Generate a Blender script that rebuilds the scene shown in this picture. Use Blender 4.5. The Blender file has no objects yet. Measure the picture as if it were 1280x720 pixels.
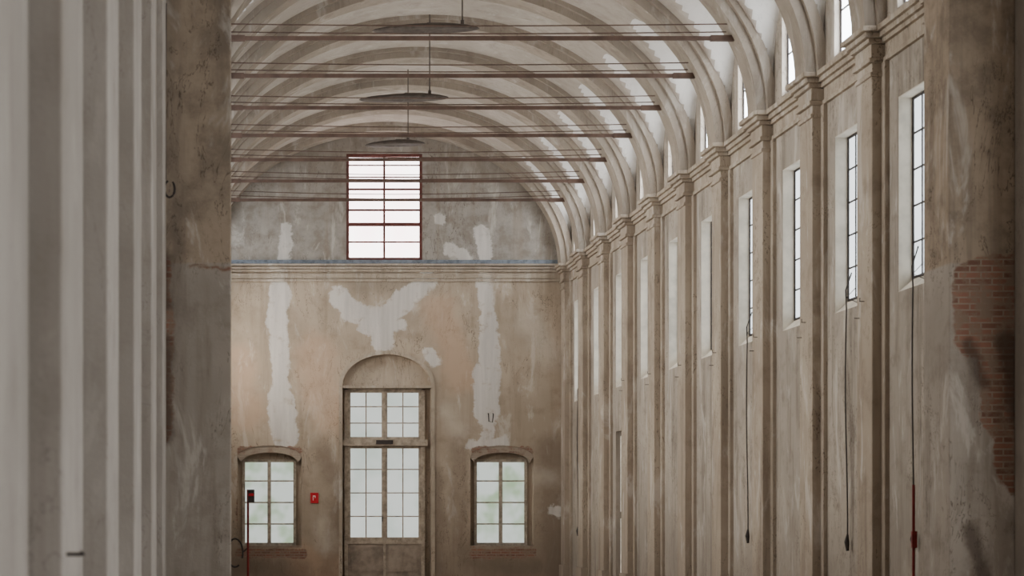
import bpy, math, random
from mathutils import Vector
random.seed(4)
S=50.0; D=50.0; HW=4.56; CX=-3.86; CZ=1.5
ZS=7.8; VB=3.5
def fx(px): return (px-482)/50.0
def fz(py): return CZ+(648-py)/50.0
def wp(px,py,zr): return ((px-289)*zr/50+CX, zr*50, CZ+(648-py)*zr/50)

# ---------------------------------------------------------------- mesh builder
class MB:
    def __init__(s): s.v=[];s.f=[];s.m=[]
    def box(s,x0,x1,y0,y1,z0,z1,m=0):
        if x0>x1:x0,x1=x1,x0
        if y0>y1:y0,y1=y1,y0
        b=len(s.v)
        s.v+=[(x0,y0,z0),(x1,y0,z0),(x1,y1,z0),(x0,y1,z0),(x0,y0,z1),(x1,y0,z1),(x1,y1,z1),(x0,y1,z1)]
        for q in ((0,3,2,1),(4,5,6,7),(0,1,5,4),(1,2,6,5),(2,3,7,6),(3,0,4,7)):
            s.f.append(tuple(b+i for i in q)); s.m.append(m)
    def strip(s,inn,out,y0,y1,m=0,closed=False):
        """band between two polylines (x,z) with depth y0..y1"""
        n=len(inn);b=len(s.v)
        for i in range(n):
            s.v+=[(inn[i][0],y0,inn[i][1]),(inn[i][0],y1,inn[i][1]),(out[i][0],y1,out[i][1]),(out[i][0],y0,out[i][1])]
        for i in range(n-1):
            a=b+4*i;c=a+4
            for k in range(4):
                l=(k+1)%4
                s.f.append((a+k,c+k,c+l,a+l)); s.m.append(m)
        s.f.append((b,b+1,b+2,b+3)); s.m.append(m)
        e=b+4*(n-1); s.f.append((e+3,e+2,e+1,e)); s.m.append(m)
    def tube(s,pts,r,n=6,m=0):
        pts=[Vector(p) for p in pts];b=len(s.v)
        for i,p in enumerate(pts):
            t=(pts[min(i+1,len(pts)-1)]-pts[max(i-1,0)]).normalized()
            up=Vector((0,0,1)) if abs(t.z)<.9 else Vector((0,1,0))
            a=t.cross(up).normalized();c=t.cross(a)
            rr=r[i] if isinstance(r,(list,tuple)) else r
            for k in range(n):
                w=2*math.pi*k/n
                s.v.append(tuple(p+a*math.cos(w)*rr+c*math.sin(w)*rr))
        for i in range(len(pts)-1):
            for k in range(n):
                l=(k+1)%n
                s.f.append((b+i*n+k,b+i*n+l,b+(i+1)*n+l,b+(i+1)*n+k)); s.m.append(m)
        s.f.append(tuple(b+k for k in reversed(range(n)))); s.m.append(m)
        e=b+(len(pts)-1)*n; s.f.append(tuple(e+k for k in range(n))); s.m.append(m)
    def build(s,name,mats,smooth=False,bevel=0,parent=None):
        me=bpy.data.meshes.new(name); me.from_pydata(s.v,[],s.f)
        for mt in mats: me.materials.append(mt)
        for p,mi in zip(me.polygons,s.m):
            p.material_index=mi; p.use_smooth=smooth
        me.update()
        o=bpy.data.objects.new(name,me); bpy.context.collection.objects.link(o)
        if bevel:
            b=o.modifiers.new('bevel','BEVEL'); b.width=bevel; b.segments=2; b.limit_method='ANGLE'
        if parent: o.parent=parent
        return o

# ---------------------------------------------------------------- materials
def lin(c):
    return tuple(((x/255)/12.92 if x/255<=.04045 else ((x/255+.055)/1.055)**2.4) for x in c)+(1,)
class NT:
    def __init__(s,name):
        s.mat=bpy.data.materials.new(name); s.mat.use_nodes=True
        s.t=s.mat.node_tree; s.t.nodes.clear()
    def n(s,ty,**kw):
        nd=s.t.nodes.new(ty)
        for k,v in kw.items(): setattr(nd,k,v)
        return nd
    def put(s,sock,v):
        if isinstance(v,bpy.types.NodeSocket): s.t.links.new(v,sock)
        else: sock.default_value=v
    def math(s,op,a,b=0.0,clamp=False):
        nd=s.n('ShaderNodeMath',operation=op,use_clamp=clamp); s.put(nd.inputs[0],a); s.put(nd.inputs[1],b); return nd.outputs[0]
    def vm(s,op,a,b=(0,0,0),out=0):
        nd=s.n('ShaderNodeVectorMath',operation=op); s.put(nd.inputs[0],a)
        if op=='SCALE': s.put(nd.inputs['Scale'],b)
        else: s.put(nd.inputs[1],b)
        return nd.outputs[out]
    def mix(s,f,a,b,blend='MIX'):
        nd=s.n('ShaderNodeMix',data_type='RGBA',blend_type=blend); s.put(nd.inputs[0],f); s.put(nd.inputs[6],a); s.put(nd.inputs[7],b); return nd.outputs[2]
    def noise(s,vec,scale,detail=4,rough=.6,dist=0,out=0):
        nd=s.n('ShaderNodeTexNoise'); s.put(nd.inputs['Vector'],vec); nd.inputs['Scale'].default_value=scale
        nd.inputs['Detail'].default_value=detail; nd.inputs['Roughness'].default_value=rough; nd.inputs['Distortion'].default_value=dist
        return nd.outputs[out]
    def ramp(s,v,a,b):
        nd=s.n('ShaderNodeMapRange',interpolation_type='SMOOTHSTEP'); s.put(nd.inputs[0],v); nd.inputs[1].default_value=a; nd.inputs[2].default_value=b; return nd.outputs[0]
    def pos(s): return s.n('ShaderNodeNewGeometry').outputs['Position']
    def finish(s,col,rough=.9,bump=None,bs=.3,bd=.01):
        if rough>=.9: p=s.n('ShaderNodeBsdfDiffuse'); s.put(p.inputs['Color'],col)
        else:
            p=s.n('ShaderNodeBsdfPrincipled'); s.put(p.inputs['Base Color'],col); s.put(p.inputs['Roughness'],rough)
            p.inputs['Specular IOR Level'].default_value=.2
        if bump is not None:
            b=s.n('ShaderNodeBump'); b.inputs['Strength'].default_value=bs; b.inputs['Distance'].default_value=bd
            s.put(b.inputs['Height'],bump); s.t.links.new(b.outputs[0],p.inputs['Normal'])
        o=s.n('ShaderNodeOutputMaterial'); s.t.links.new(p.outputs[0],o.inputs[0]); return s.mat

def capsule_sdf(t,P,A,B,r):
    A=Vector(A);B=Vector(B);ba=B-A
    pa=t.vm('SUBTRACT',P,tuple(A))
    dt=t.vm('DOT_PRODUCT',pa,tuple(ba),out=1)
    h=t.math('DIVIDE',dt,max(ba.dot(ba),1e-6),clamp=True)
    v=t.vm('SCALE',tuple(ba),h)
    d=t.vm('LENGTH',t.vm('SUBTRACT',pa,v),out=1)
    return t.math('SUBTRACT',d,r)

def region(t,P,caps,amp=.35,sc=1.3,edge=.05):
    nz=t.noise(P,sc,5,.72,0,1)
    off=t.vm('MULTIPLY',t.vm('SUBTRACT',nz,(.5,.5,.5)),(amp*2,0,amp*2))
    Q=t.vm('ADD',P,off)
    d=None
    for A,B,r in caps:
        k=capsule_sdf(t,Q,A,B,r)
        d=k if d is None else t.math('MINIMUM',d,k)
    return t.ramp(t.math('MULTIPLY',d,-1.0),-edge,edge)

def brick_col(t,P,plane='xz'):
    sep=t.n('ShaderNodeSeparateXYZ'); t.put(sep.inputs[0],P)
    cb=t.n('ShaderNodeCombineXYZ'); t.put(cb.inputs[0],sep.outputs[0 if plane=='xz' else 1]); t.put(cb.inputs[1],sep.outputs[2])
    b=t.n('ShaderNodeTexBrick'); t.put(b.inputs['Vector'],cb.outputs[0])
    b.inputs['Color1'].default_value=lin((150,110,94)); b.inputs['Color2'].default_value=lin((120,92,80)); b.inputs['Mortar'].default_value=lin((150,136,122))
    b.inputs['Scale'].default_value=1.0; b.inputs['Mortar Size'].default_value=.009; b.inputs['Brick Width'].default_value=.24; b.inputs['Row Height'].default_value=.068
    n=t.noise(P,7,4,.7)
    return t.mix(t.ramp(n,.42,.62),b.outputs[0],lin((138,120,106))), b.outputs['Fac']

def plaster(name,c1,c2,stain=(95,82,70),streak=.5,patches=None,pcol=(190,186,178),bricks=None,bplane='xz',darks=None,split=None,low=None,amp=.35,scuff=.3,tints=None,blotch=.4,crack=.7,light=.45):
    t=NT(name); P=t.pos()
    big=t.noise(P,.45,3,.62); mid=t.noise(P,2.2,5,.68)
    col=t.mix(t.ramp(big,.35,.66),lin(c1),lin(c2))
    sep=t.n('ShaderNodeSeparateXYZ'); t.put(sep.inputs[0],P)
    if split:
        zz=t.math('ADD',sep.outputs[2],t.math('MULTIPLY',t.math('SUBTRACT',mid,.5),split[2]))
        col=t.mix(t.ramp(zz,split[0]-.02,split[0]+.02),col,t.mix(t.ramp(mid,.35,.65),lin(split[1]),lin(tuple(x*.86 for x in split[1]))))
    col=t.mix(t.math('MULTIPLY',t.ramp(mid,.48,.7),blotch),col,lin(stain))
    # vertical drips
    st=t.noise(t.vm('MULTIPLY',P,(2.6,2.6,.22)),1.0,4,.7,.3)
    col=t.mix(t.math('MULTIPLY',t.ramp(st,.48,.68),streak),col,lin(stain))
    lt=t.noise(t.vm('MULTIPLY',P,(1.6,1.6,.5)),1.3,5,.72,.6)
    col=t.mix(t.math('MULTIPLY',t.ramp(lt,.54,.66),light),col,lin((208,202,193)))
    crk=t.math('SUBTRACT',1.0,t.ramp(t.math('ABSOLUTE',t.math('SUBTRACT',lt,.47)),.0,.009))
    col=t.mix(t.math('MULTIPLY',t.math('MULTIPLY',crk,t.ramp(big,.42,.55)),crack),col,lin((80,70,62)))
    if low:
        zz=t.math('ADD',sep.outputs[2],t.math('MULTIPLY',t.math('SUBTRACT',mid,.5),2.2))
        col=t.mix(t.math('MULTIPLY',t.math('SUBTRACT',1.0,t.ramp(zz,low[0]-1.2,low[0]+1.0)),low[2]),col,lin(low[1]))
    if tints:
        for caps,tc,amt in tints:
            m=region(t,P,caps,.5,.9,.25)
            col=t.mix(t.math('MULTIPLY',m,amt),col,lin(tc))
    if patches:
        m=region(t,P,patches,amp,2.2,.035)
        m=t.math('MULTIPLY',m,t.ramp(mid,.28,.46))
        col=t.mix(t.math('MULTIPLY',m,.85),col,t.mix(t.ramp(st,.35,.65),lin(pcol),lin(tuple(x*.9 for x in pcol))))
    if bricks:
        bc,bf=brick_col(t,P,bplane)
        m=region(t,P,bricks,amp*.6,2.6,.02)
        col=t.mix(m,col,bc)
    if darks:
        m=region(t,P,darks,amp*.6,3.0,.06)
        col=t.mix(t.math('MULTIPLY',m,.7),col,lin((84,72,64)))
    return t.finish(col,.92,t.noise(P,5,4,.7),.45,.02)

def simple(name,c,rough=.6,metal=0,var=.25,sc=8):
    t=NT(name);P=t.pos(); n=t.noise(P,sc,3,.65)
    col=t.mix(t.ramp(n,.3,.75),lin(c),lin(tuple(x*(1-var) for x in c)))
    return t.finish(col,rough)
def glow(name,c,c2,strength,sc=1.2):
    t=NT(name);P=t.pos(); n=t.noise(P,sc,2,.6)
    col=t.mix(t.ramp(n,.4,.68),lin(c),lin(c2))
    e=t.n('ShaderNodeEmission'); t.put(e.inputs[0],col); e.inputs[1].default_value=strength
    o=t.n('ShaderNodeOutputMaterial'); t.t.links.new(e.outputs[0],o.inputs[0])
    return t.mat

Y=50.0
def cp(x0,y0,x1,y1,r): return ((fx(x0),Y,fz(y0)),(fx(x1),Y,fz(y1)),r/50.0)
far_patches=[cp(350,362,346,400,14),cp(347,400,350,450,12),cp(350,450,352,500,11),cp(350,500,357,545,17),
  cp(357,287,356,325,8),
  cp(424,372,440,390,13),cp(440,390,478,398,13),cp(478,398,505,380,13),cp(500,378,535,350,12),cp(478,398,478,425,14),cp(455,410,500,408,8),
  cp(604,352,610,400,9),cp(610,400,613,470,12),cp(608,470,608,515,17),cp(590,556,632,550,6),cp(616,515,606,550,8),
  cp(602,290,608,325,9),cp(563,312,582,322,7),cp(535,441,543,450,8),cp(548,272,552,274,7),cp(690,636,704,642,6)]
far_bricks=[cp(303,564,370,564,6),cp(595,564,660,564,6),cp(300,692,378,692,6),cp(592,692,665,692,6),cp(455,462,515,462,4),cp(300,600,298,660,3)]
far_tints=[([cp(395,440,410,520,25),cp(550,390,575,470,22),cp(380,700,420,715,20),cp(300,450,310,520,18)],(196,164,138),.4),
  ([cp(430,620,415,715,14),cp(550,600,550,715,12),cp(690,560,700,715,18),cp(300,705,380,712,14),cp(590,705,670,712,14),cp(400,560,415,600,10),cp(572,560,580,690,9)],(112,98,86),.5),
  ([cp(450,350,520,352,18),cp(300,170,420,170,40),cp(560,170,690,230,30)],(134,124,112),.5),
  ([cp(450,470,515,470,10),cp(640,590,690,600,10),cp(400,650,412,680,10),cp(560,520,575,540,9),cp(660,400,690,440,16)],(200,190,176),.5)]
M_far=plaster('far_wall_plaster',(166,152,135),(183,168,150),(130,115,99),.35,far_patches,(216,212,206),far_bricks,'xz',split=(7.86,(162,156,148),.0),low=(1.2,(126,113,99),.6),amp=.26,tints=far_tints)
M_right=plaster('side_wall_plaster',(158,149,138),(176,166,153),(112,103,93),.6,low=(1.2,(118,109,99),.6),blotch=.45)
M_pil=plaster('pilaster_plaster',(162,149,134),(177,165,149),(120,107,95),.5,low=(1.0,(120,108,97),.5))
M_vault=plaster('vault_plaster',(166,157,146),(180,171,160),(126,116,106),.25,blotch=.25,crack=.3,light=.25)
M_lun=plaster('lunette_limewash',(208,205,200),(220,217,212),(170,165,158),.2,blotch=.15,crack=.2,light=.1)  # paler than the vault: light from the lunette windows put into the colour
M_rib=plaster('rib_plaster',(146,136,124),(162,151,138),(112,101,91),.35,blotch=.3,crack=.3,light=.3)
M_cor=plaster('cornice_plaster',(164,152,136),(178,165,149),(118,106,94),.4)
M_jamb=simple('window_reveal_limewash',(226,218,203),.95,var=.12,sc=3)  # cream raised in colour to carry the light falling from the glass
def pc(px0,py0,px1,py1,r,zr=.43): 
    a=wp(px0,py0,zr); b=wp(px1,py1,zr); return (a,b,r*zr/50)
M_pier=plaster('pier_plaster',(156,147,137),(174,165,154),(118,108,98),.5,
   bricks=[pc(1222,350,1222,420,30),pc(1250,350,1260,520,34),pc(1290,350,1290,580,46),pc(206,330,206,545,9),pc(240,334,290,334,2)],
   darks=[pc(1262,430,1285,540,18),pc(1210,430,1225,480,9),pc(1215,660,1230,720,10),pc(205,325,206,380,9),pc(205,430,206,545,9)],split=(4.24,(170,154,136),.02),amp=.2)
M_near=plaster('near_wall_plaster',(164,157,149),(178,171,163),(128,116,104),.3,blotch=.2,crack=.3,light=.25)
M_floor=plaster('floor_concrete',(135,122,112),(148,136,126),(95,85,78),.1)
M_blue=simple('blue_line_paint',(134,144,156),.8)
M_frame=simple('window_frame_paint',(184,173,157),.6)
M_door=simple('door_frame_wood',(180,166,149),.6)
M_doordark=simple('door_panel_wood',(162,148,134),.7,sc=3)
M_rustred=simple('oxide_red_frame',(112,68,62),.7)
M_rod=simple('tie_rod_iron',(104,84,74),.7,sc=3)
M_dark=simple('dark_iron',(66,60,58),.6)
M_lamp=simple('lamp_shell',(92,84,78),.6)
M_red=simple('sign_red',(190,34,46),.5,var=.05)
M_white=simple('sign_white',(225,220,215),.5,var=.05)
M_pole=simple('pole_red_paint',(130,46,44),.5)
G_door=glow('door_frosted_glass',(216,220,214),(196,206,196),1.3,.9)
G_small=glow('garden_frosted_glass',(214,221,213),(166,188,154),1.2,1.6)
G_top=glow('upper_window_glass',(255,245,240),(255,226,226),7.0,.8)
G_side=glow('side_window_glass',(226,231,233),(204,211,215),3.0,.8)
G_lun=glow('lunette_window_glass',(230,233,236),(216,222,228),15.0,.5)
G_left=glow('left_window_glass',(242,237,230),(234,229,222),22.0,.5)
G_near=glow('near_window_glass',(230,231,230),(220,223,224),11.0,.5)  # glow for unseen panes added to light the near left wall

# ---------------------------------------------------------------- walls
def wall_cells(mb,us,zs,holes,place):
    cu=sorted(set(list(us)+[h[0] for h in holes]+[h[1] for h in holes]))
    cz=sorted(set(list(zs)+[h[2] for h in holes]+[h[3] for h in holes]))
    for i in range(len(cu)-1):
        run=None
        for j in range(len(cz)-1):
            mu=(cu[i]+cu[i+1])/2; mz=(cz[j]+cz[j+1])/2
            inh=any(h[0]<mu<h[1] and h[2]<mz<h[3] for h in holes)
            if not inh:
                if run is None: run=cz[j]
            if (inh or j==len(cz)-2) and run is not None:
                place(cu[i],cu[i+1],run,cz[j] if inh else cz[j+1]); run=None
BAY=2.65; R0=23.38
ribs=[R0+BAY*k for k in range(11)]
ribs[10]=49.78
centers=[R0+BAY*(k+.5)+.02 for k in range(10)]
WZ0,WZ1=4.36,6.82; WH=.52; LZ0,LZ1=7.95,9.22; LH=.55
SB=.19
T=.5
DOORC=centers[7]
for side,name in ((1,'wall_right'),(-1,'wall_left')):
    holes=[]
    for c in centers:
        holes.append((c-WH,c+WH,WZ0,WZ1)); holes.append((c-LH,c+LH,LZ0,LZ1))
    if side>0: holes.append((DOORC-.5,DOORC+.5,0,3.4))
    mb=MB()
    wall_cells(mb,(21.5,50.5),(0,10.0),holes,lambda a,b,c,d:mb.box(side*HW,side*(HW+T),a,b,c,d))
    # reveals + sloping sills, in cream brightened as if lit by the panes
    for c in centers:
        x0,x1=side*(HW+.004),side*(HW+SB+.06); q=.012
        mb.box(x0,x1,c+WH-q,c+WH+.001,WZ0,WZ1,1); mb.box(x0,x1,c-WH-.001,c-WH+q,WZ0,WZ1,1)
        mb.box(x0,x1,c-WH,c+WH,WZ1-q,WZ1+.001,1)
        b=len(mb.v)
        for y in (c-WH,c+WH):
            mb.v+=[(side*(HW+.002),y,WZ0-.0),(side*(HW+SB+.04),y,WZ0),(side*(HW+SB+.04),y,WZ0+.2)]
        mb.f+=[(b,b+2,b+5,b+3),(b,b+1,b+2),(b+3,b+5,b+4)]; mb.m+=[1,1,1]
    mb.build(name,[M_right,M_jamb])
# near walls
NW=4.70
nearp=[5.25,8.30,11.35,14.5,17.65,20.55]
nh=[]
for c in (-2.5,1,3.6+.0,6.95+.25,10.1,13.2,16.35,19.4): nh.append((c-.6,c+.6,4.0,6.9))  # openings for the added light panes, out of view on the right
for side,name in ((1,'wall_near_right'),(-1,'wall_near_left')):
    mb=MB(); holes=nh if side>0 else []
    if side>0: holes=holes+[(h[0],h[1],.9,3.2) for h in nh]
    wall_cells(mb,(-6,21.5),(0,8.2),holes,lambda a,b,c,d:mb.box(side*NW,side*(NW+T),a,b,c,d))
    mb.build(name,[M_near])
mb=MB()
wall_cells(mb,(-5.2,5.2),(0,12),[(-2.6,2.6,0,6)],lambda a,b,c,d:mb.box(a,b,-6.5,-6,c,d))
mb.build('wall_back',[M_near])

# far wall
def half_arch(xc,hw,zs,rise,n=20,a0=0,a1=math.pi):
    return [(xc+hw*math.cos(a0+(a1-a0)*i/n), zs+rise*math.sin(a0+(a1-a0)*i/n)) for i in range(n+1)]
def spandrels(mb,xc,hw,zs,rise,y0,y1,m=0,n=20):
    arc=half_arch(xc,hw,zs,rise,n)
    top=[(p[0],zs+rise) for p in arc]
    mb.strip(arc,top,y0,y1,m)
dx0,dx1=fx(428),fx(539); dxc=(dx0+dx1)/2; dhw=(dx1-dx0)/2; dzs=fz(482); drise=fz(443)-dzs
wins=[(fx(297),fx(377)),(fx(588),fx(667))]
wz0=fz(682); wzs=fz(572); wri=fz(557)-wzs
uw=(fx(433),fx(528),fz(325),fz(192))
holes=[(dx0,dx1,0,dzs+drise),uw]+[(a,b,wz0,wzs+wri) for a,b in wins]
mb=MB()
wall_cells(mb,(-HW-T,HW+T),(0,12.0),holes,lambda a,b,c,d:mb.box(a,b,50,50.5,c,d))
spandrels(mb,dxc,dhw,dzs,drise,50,50.5)
for a,b in wins: spandrels(mb,(a+b)/2,(b-a)/2,wzs,wri,50,50.5)
mb.box(dx0,dx1,50.22,50.45,dzs-.05,dzs+drise)   # tympanum
mb.box(fx(532)-.05,dx1,50.3,50.45,0,dzs); mb.box(dx0,fx(431)+.05,50.3,50.45,0,dzs)
mb.build('wall_far',[M_far])
# archivolt + jamb strips around door
mb=MB()
mb.strip(half_arch(dxc,dhw,dzs,drise,32),half_arch(dxc,dhw+.09,dzs,drise+.09,32),49.965,50.02)
mb.box(dx0-.09,dx0,49.965,50.02,0,dzs); mb.box(dx1,dx1+.09,49.965,50.02,0,dzs)
mb.box(dx0-.02,dx1+.02,49.95,50.2,dzs-.06,dzs)
mb.build('trim_door_arch',[M_cor])
# rough brick lintels and sills of the small windows
def brickmat():
    t=NT('old_brick'); P=t.pos(); c,f=brick_col(t,P); n=t.noise(P,4,4,.6)
    return t.finish(t.mix(t.ramp(n,.32,.55),c,lin((156,144,130))),.95,f,.5,-.01)
M_brick=brickmat()
mb=MB()
for a,b in wins:
    c=(a+b)/2;h=(b-a)/2
    mb.strip(half_arch(c,h-.1,wzs-.12,wri-.05,16),half_arch(c,h,wzs,wri,16),50.02,50.2)
    mb.box(a,b,49.992,50.3,wz0-.05,wz0)
mb.build('trim_brick_lintels',[M_brick])

# floor
mb=MB(); mb.box(-5.2,5.2,-6.5,50.5,-.2,0); mb.build('floor',[M_floor])

# ---------------------------------------------------------------- vault (ceiling)
mb=MB()
NT_=72
def barrel(a,b,y0,y1,lun=False,c=0):
    nu=2 if not lun else 40
    us=[y0+(y1-y0)*i/nu for i in range(nu+1)]
    base=len(mb.v); cols=2*NT_+1; flag=[]
    for y in us:
        for j in range(cols):
            th=math.pi*j/(cols-1); x=a*math.cos(th); z=ZS+b*math.sin(th); fl=0
            if lun:
                v=abs(y-c); w=1.12
                if v<w:
                    ax=abs(x)/a
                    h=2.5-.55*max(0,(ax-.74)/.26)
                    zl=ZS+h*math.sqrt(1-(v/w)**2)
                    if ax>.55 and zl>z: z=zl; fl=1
            mb.v.append((x,y,z)); flag.append(fl)
    for i in range(nu):
        for j in range(cols-1):
            l=i*cols+j; q=base+l
            mb.f.append((q,q+1,q+cols+1,q+cols))
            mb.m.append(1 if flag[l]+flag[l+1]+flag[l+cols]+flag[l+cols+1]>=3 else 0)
barrel(HW,VB,21.5,R0)
for k in range(10): barrel(HW,VB,ribs[k],ribs[k+1],True,centers[k])
barrel(HW,VB,ribs[10],50.02)
barrel(NW,VB,-6.02,21.5)
mb.build('ceiling',[M_vault,M_lun],smooth=True)
# transverse arch wall with piers
mb=MB()
for s in (-1,1):
    mb.box(s*3.86,s*5.2,21.5,22.3,0,ZS)
arc=half_arch(0,3.86,ZS,2.6,40); out=[(p[0]*1.35,12.0 if 0<i<40 else ZS) for i,p in enumerate(arc)]
mb.strip(arc,out,21.5,22.3)
mb.build('wall_transverse_pier',[M_pier],bevel=.015)

# ribs
for k,y in enumerate(ribs):
    mb=MB()
    mb.strip(half_arch(0,4.30,ZS,3.30,56),half_arch(0,HW+.04,ZS,VB+.04,56),y-.27,min(y+.27,49.99))
    mb.strip(half_arch(0,4.45,ZS,3.43,56),half_arch(0,HW+.04,ZS,VB+.04,56),y-.36,min(y+.36,49.99))
    mb.build('vault_rib',[M_rib])
# pilasters + cornice
prof=[(7.36,7.42,.05),(7.42,7.60,.02),(7.60,7.66,.07),(7.66,7.73,.12),(7.73,7.80,.17)]
PP=.18
for s in (1,-1):
    for y in ribs:
        mb=MB(); y1=min(y+.31,49.98)
        mb.box(s*(HW-.06),s*(HW+.02),y-.44,min(y+.44,49.98),0,7.36)
        mb.box(s*(HW-PP),s*(HW+.02),y-.31,y1,0,7.36)
        mb.box(s*(HW-PP-.05),s*(HW+.02),y-.36,y1,0,.35)
        mb.box(s*(HW-PP-.03),s*(HW+.02),y-.34,y1,7.18,7.24)
        for z0,z1,p in prof:
            mb.box(s*(HW-PP-p),s*(HW),y-.31-p,min(y1+p,49.98),z0,z1)
        mb.build('pilaster',[M_pil],bevel=.012)
    mb=MB()
    for z0,z1,p in prof: mb.box(s*(HW-p),s*(HW+.01),22.3,49.98,z0,z1)
    mb.build('trim_cornice_'+('right' if s>0 else 'left'),[M_cor])
mb=MB()
for z0,z1,p in prof: mb.box(-HW,HW,50-p*.9,50.01,z0+.12,z1+.0)
mb.box(-HW,HW,49.97,50.01,7.5,7.62)
mb.build('trim_cornice_far',[M_cor])
mb=MB(); mb.box(-HW,HW,49.97,50.01,7.86,7.96); mb.build('trim_blue_band',[M_blue])
for s in (-1,1):
    for y in nearp:
        mb=MB(); mb.box(s*4.56,s*(NW+.02),y,y+ (1.1 if y<20 else .95),0,ZS)
        mb.box(s*4.52,s*(NW+.02),y-.04,y+(1.14 if y<20 else .95),0,.3)
        mb.build('pilaster',[M_near],bevel=.012)

# ---------------------------------------------------------------- windows
def win_y(name,x0,x1,z0,z1,y,cols,rows,fm,gm,fr=.05,mt=.022,hb=None,center=0,depth=.06):
    """window in the far wall, facing -y"""
    mb=MB()
    mb.box(x0,x1,y+.03,y+.04,z0,z1,1)
    mb.box(x0,x0+fr,y-depth/2,y+.06,z0,z1);mb.box(x1-fr,x1,y-depth/2,y+.06,z0,z1)
    mb.box(x0+fr,x1-fr,y-depth/2,y+.06,z0,z0+fr);mb.box(x0+fr,x1-fr,y-depth/2,y+.06,z1-fr,z1)
    if center:
        c=(x0+x1)/2; mb.box(c-center,c+center,y-depth/2-.01,y+.05,z0+fr,z1-fr)
    for i in range(1,cols):
        x=x0+(x1-x0)*i/cols; mb.box(x-mt/2,x+mt/2,y-.01,y+.045,z0+fr,z1-fr)
    zs=hb if hb else [z0+(z1-z0)*j/rows for j in range(1,rows)]
    for q in zs:
        z,th=(q if isinstance(q,tuple) else (q,mt)); mb.box(x0+fr,x1-fr,y-.015,y+.047,z-th/2,z+th/2)
    return mb.build(name,[fm,gm])
o=win_y('window_1',uw[0],uw[1],uw[2],uw[3],50.08,2,1,M_rustred,G_top,.07,.03,
   hb=[(fz(y),t) for y,t in ((206,.03),(221,.03),(236,.05),(262,.05),(280,.09),(302,.035))],center=.025)
for i,(a,b) in enumerate(wins):
    x0=a+.12;x1=b-.13
    win_y('window_%d'%(i+2),x0,x1,wz0,fz(574),50.24,1,4,M_frame,G_small,.07,.035,center=.045)
    mb=MB()   # masonry filling between frame and opening
    mb.box(a,x0,50.26,50.45,wz0,wzs+.02);mb.box(x1,b,50.26,50.45,wz0,wzs+.02)
    c=(a+b)/2; arc=half_arch(c,(b-a)/2,wzs-.02,wri+.02,16)
    mb.strip([(p[0],fz(575)) for p in arc],arc,50.26,50.45)
    mb.build('trim_window_surround_%d'%(i+1),[M_far])
# door
mb=MB(); y=50.24
X0,X1=fx(431),fx(532); c=(X0+X1)/2
mb.box(X0,X0+.09,y-.06,y+.1,0,dzs);mb.box(X1-.09,X1,y-.06,y+.1,0,dzs);mb.box(X0,X1,y-.06,y+.1,dzs-.1,dzs)
mb.box(X0-.06,X1+.06,y-.14,y+.1,fz(557),fz(549))
mb.box(c-.22,c+.2,y-.18,y-.1,fz(555),fz(550),3)
def leaf(x0,x1,z0,z1,cols,rows,fr=.065):
    mb.box(x0+fr,x1-fr,y+.03,y+.04,z0+fr,z1-fr,1)
    mb.box(x0,x0+fr,y-.03,y+.06,z0,z1);mb.box(x1-fr,x1,y-.03,y+.06,z0,z1)
    mb.box(x0+fr,x1-fr,y-.03,y+.06,z0,z0+fr);mb.box(x0+fr,x1-fr,y-.03,y+.06,z1-fr,z1)
    for i in range(1,cols):
        x=x0+(x1-x0)*i/cols; mb.box(x-.014,x+.014,y-.01,y+.045,z0+fr,z1-fr)
    for j in range(1,rows):
        z=z0+(z1-z0)*j/rows; mb.box(x0+fr,x1-fr,y-.012,y+.046,z-.014,z+.014)
for a,b in ((X0+.09,c-.005),(c+.005,X1-.09)):
    leaf(a,b,fz(549),dzs-.1,2,3)
    leaf(a,b,fz(675),fz(557),2,4)
    mb.box(a,b,y-.03,y+.06,.0,fz(675),2)
    mb.box(a+.1,b-.1,y-.05,y-.02,.16,fz(675)-.12,2)
    mb.box(a,b,y-.06,y-.02,fz(680),fz(674),0)
mb.box(c-.03,c+.03,y-.05,y,.02,dzs-.1)
mb.tube([(c-.06,y-.09,1.5),(c-.06,y-.05,1.5)],.02,6,3); mb.tube([(c-.06,y-.09,1.42),(c-.06,y-.09,1.55)],.012,6,3)
mb.build('door_1',[M_door,G_door,M_doordark,M_dark])

def win_x(name,s,c,hw,z0,z1,xin,cols,rows,fm,gm,fr=.03,mt=.022):
    mb=MB(); x=s*(xin)
    e=lambda d:x+s*d
    mb.box(e(.03),e(.04),c-hw,c+hw,z0,z1,1)
    mb.box(e(.01),e(.06),c-hw,c-hw+fr,z0,z1);mb.box(e(.01),e(.06),c+hw-fr,c+hw,z0,z1)
    mb.box(e(.01),e(.06),c-hw+fr,c+hw-fr,z0,z0+fr);mb.box(e(.01),e(.06),c-hw+fr,c+hw-fr,z1-fr,z1)
    for i in range(1,cols):
        q=c-hw+2*hw*i/cols; mb.box(e(.015),e(.05),q-mt/2,q+mt/2,z0+fr,z1-fr)
    for j in range(1,rows):
        q=z0+(z1-z0)*j/rows; mb.box(e(.015),e(.05),c-hw+fr,c+hw-fr,q-mt/2,q+mt/2)
    return mb.build(name,[fm,gm])
k=4
for s in (1,-1):
    for c in centers:
        win_x('window_%d'%k,s,c,WH-.012,WZ0+.16,WZ1-.012,HW+SB-.03,3 if s>0 else 2,5,M_dark if s>0 else M_frame,G_side if s>0 else G_left); k+=1
        win_x('window_%d'%k,s,c,LH,LZ0,LZ1,HW+.07,2,2,M_dark,G_lun); k+=1
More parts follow.
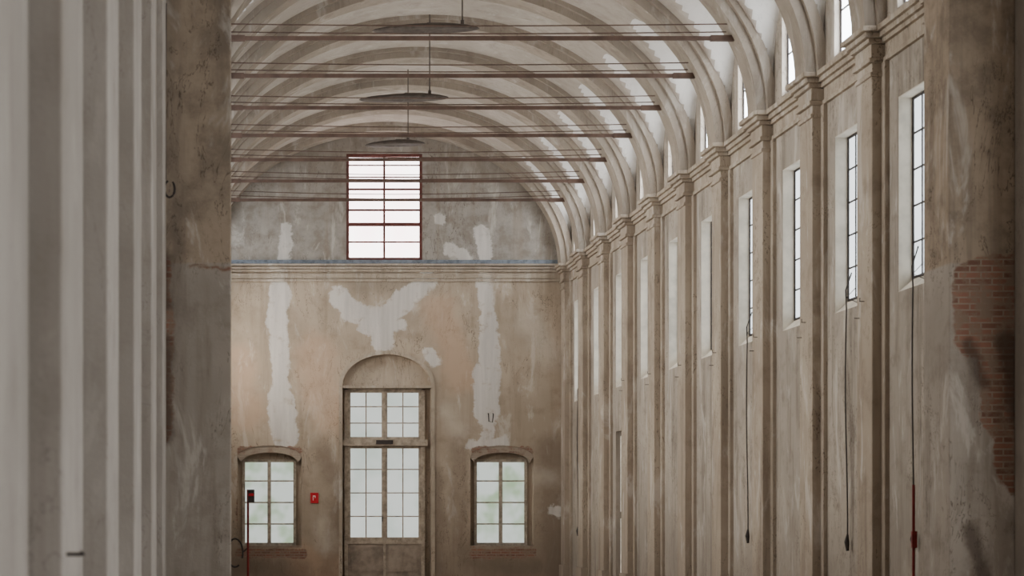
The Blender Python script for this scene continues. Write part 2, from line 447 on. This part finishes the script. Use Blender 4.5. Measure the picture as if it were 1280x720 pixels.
for h in nh:  # out-of-view glowing windows, added to brighten the left pilaster faces
    c=(h[0]+h[1])/2
    win_x('window_%d'%k,1,c,.6,4.0,6.9,NW+.2,2,4,M_frame,G_near);k+=1
    win_x('window_%d'%k,1,c,.6,.9,3.2,NW+.2,2,3,M_frame,G_near);k+=1
# side door in the right wall
mb=MB(); c=DOORC
mb.box(HW+.12,HW+.17,c-.5,c+.5,0,3.4,0)
for a in (-.48,.04): 
    mb.box(HW+.09,HW+.12,c+a,c+a+.44,.1,1.5,0); mb.box(HW+.09,HW+.12,c+a,c+a+.44,1.65,3.3,0)
mb.tube([(HW+.05,c-.06,1.1),(HW+.1,c-.06,1.1)],.02,6,1)
mb.build('door_2',[simple('door_cream_paint',(236,231,220),.6),M_dark])

# ---------------------------------------------------------------- tie rods
def ell_x(z,a,b): return a*math.sqrt(max(0,1-((z-ZS)/b)**2))
ZR=9.02
for i,y in enumerate(ribs[3:10]):
    mb=MB(); xe=ell_x(ZR,4.30,3.30)
    mb.box(-xe-.05,xe+.05,y-.02,y+.02,ZR-.032,ZR+.032)
    mb.box(xe-.35,xe+.02,y-.035,y+.035,ZR-.045,ZR+.045); mb.box(-xe-.02,-xe+.35,y-.035,y+.035,ZR-.045,ZR+.045)
    for dz,dy in ((.13,.12),(.20,-.1)):
        x2=ell_x(ZR+dz,4.30,3.30)+.04
        mb.tube([(-x2+2*x2*j/8,y+dy,ZR+dz-.03*math.sin(math.pi*j/8)*(1+.3*i%2)) for j in range(9)],.010,6)
    mb.build('tie_rod',[M_rod])
# ---------------------------------------------------------------- hanging lamps
for zr,xc,hw in ((.668,-.61,.90),(.778,-.5,.88),(.873,-.28,.66)):
    y=zr*50; mb=MB(); z=9.66
    n=28; prof2=[(1.0,.0),(.97,.02),(.8,.055),(.5,.085),(.15,.1)]
    b=len(mb.v)
    for (r,h) in [(.05,-.03),(.5,-.025),(.93,-.02)]+prof2+[(.03,.105)]:
        for j in range(n):
            w=2*math.pi*j/n
            mb.v.append((xc+hw*r*math.cos(w),y+.24*r*math.sin(w),z+h+.02*math.cos(w)))
    for i in range(8):
        for j in range(n):
            l=(j+1)%n; mb.f.append((b+i*n+j,b+i*n+l,b+(i+1)*n+l,b+(i+1)*n+j)); mb.m.append(0)
    mb.f.append(tuple(b+j for j in reversed(range(n)))); mb.m.append(0)
    mb.f.append(tuple(b+8*n+j for j in range(n))); mb.m.append(0)
    mb.tube([(0,y,z+.05),(0,y,11.32)],.012,6)
    mb.tube([(0,y,z+.06),(0,y,z+.16)],.03,8)
    mb.build('hanging_lamp',[M_lamp],smooth=False)

# ---------------------------------------------------------------- small items
def cord(zr,ztop,zbot,wob):
    y=zr*50; mb=MB(); x=HW-.06
    pts=[(x+.1,y+.1,ztop+.45),(x-.0,y+.03,ztop+.2),(x,y,ztop-.05)]
    n=12
    for j in range(1,n+1):
        q=j/n; pts.append((x,y+wob*math.sin(q*5),ztop-.05-(ztop-.05-zbot)*q))
    mb.tube(pts,.010,6)
    mb.tube([(x,y+wob*math.sin(5),zbot+.1),(x-.01,y+wob*math.sin(5),zbot),(x,y+wob*math.sin(5),zbot-.12)],[.015,.035,.02],8)
    mb.tube([(x+.15,y-.05,ztop+.02),(x-.0,y,ztop+.1),(x+.16,y+.1,ztop+.25)],.006,5)
    mb.build('window_cord',[M_dark])
cord(.4905,4.4,1.25,.03);cord(.5435,4.4,1.18,.05);cord(.648,4.4,1.22,.05);cord(.965,4.4,1.2,.05)
mb=MB()
for y in ribs[1:8]:
    x=HW-PP; z=4.35+random.uniform(-.05,.05)
    mb.tube([(x+.01,y,z),(x-.06,y,z),(x-.07,y-.04,z+.04)],.006,5)
    mb.tube([(x+.01,y+.2,z-.2),(x-.07,y+.2,z-.2)],.006,5)
mb.build('wall_hooks',[M_dark])
# fire sign on far wall
mb=MB(); sx0,sx1,sz0,sz1=fx(388),fx(398),fz(629),fz(616)
mb.box(sx0,sx1,49.97,50.0,sz0,sz1)
mb.box(sx0+.06,sx0+.075,49.965,49.97,sz0+.07,sz1-.07,1);mb.box(sx0+.075,sx0+.12,49.965,49.97,sz1-.09,sz1-.07,1);mb.box(sx0+.11,sx0+.125,49.965,49.97,sz0+.13,sz1-.07,1)
mb.build('fire_hose_sign',[M_red,M_white])
# bracket on the far wall
mb=MB(); bx,bz=fx(613),fz(522)
mb.tube([(bx-.06,49.99,bz+.1),(bx-.06,49.9,bz+.1),(bx-.05,49.9,bz-.1),(bx+.04,49.9,bz-.12),(bx+.06,49.9,bz+.08),(bx+.06,49.99,bz+.1)],.014,6)
mb.build('wall_bracket',[M_dark])
# extinguisher posts
def post(px,zr,pytop,box):
    x,y,zt=wp(px,pytop,zr); mb=MB()
    mb.tube([(x,y,0),(x,y,zt)],.018,10)
    mb.tube([(x,y,0),(x,y,.03),(x,y,.06)],[.2,.19,.05],20)
    if box:
        mb.box(x+.0,x+.1,y-.03,y+.03,zt-.2,zt,1); mb.box(x+.01,x+.09,y-.035,y-.03,zt-.1,zt-.06,2)
        mb.tube([(x-.2+.12*math.cos(a),y,zt-.98+.22*math.sin(a)) for a in [i*math.pi*2/20-.4 for i in range(19)]],.014,8,1)
        mb.tube([(x-.09,y,zt-.98),(x,y,zt-.9)],.012,6,1)
    else:
        mb.box(x-.03,x+.03,y-.04,y-.0,zt-.75,zt-.55,0)
    mb.build('extinguisher_post',[M_pole,M_dark,M_red])
post(310,.62,612,True); post(1142,.475,606,False)
# conduit ring on the left pier
mb=MB(); rx,ry,rz=wp(212,236,.428)
mb.tube([(rx+.055*math.cos(a),ry,rz+.09*math.sin(a)) for a in [i*math.pi*2/20+1.9 for i in range(18)]],.012,8)
mb.tube([(rx-.04,ry+.05,rz+2.0),(rx-.05,ry+.05,rz+1),(rx-.045,ry+.02,rz+.1)],.01,6)
mb.build('cable_loop',[M_dark])
mb=MB(); hx,hy,hz=wp(92,694,.166)
mb.tube([(-4.56,8.5,hz),(-4.50,8.5,hz),(-4.49,8.5,hz+.01)],[.008,.008,.016],8)
mb.build('wall_hook',[M_dark])

# ---------------------------------------------------------------- world + camera
w=bpy.data.worlds.new('overcast'); bpy.context.scene.world=w; w.use_nodes=True
bg=w.node_tree.nodes['Background']; bg.inputs[0].default_value=(.92,.95,1,1); bg.inputs[1].default_value=2.3
cam=bpy.data.cameras.new('camera'); co=bpy.data.objects.new('camera',cam); bpy.context.collection.objects.link(co)
co.location=(CX,0,CZ); co.rotation_euler=(math.pi/2,0,0)
cam.sensor_width=36; cam.lens=2500/1280*36
cam.shift_x=(640-289)/1280; cam.shift_y=(648-360)/1280
cam.clip_end=200; cam.clip_start=.1
cam.dof.use_dof=True; cam.dof.focus_distance=42; cam.dof.aperture_fstop=2.8
bpy.context.scene.camera=co
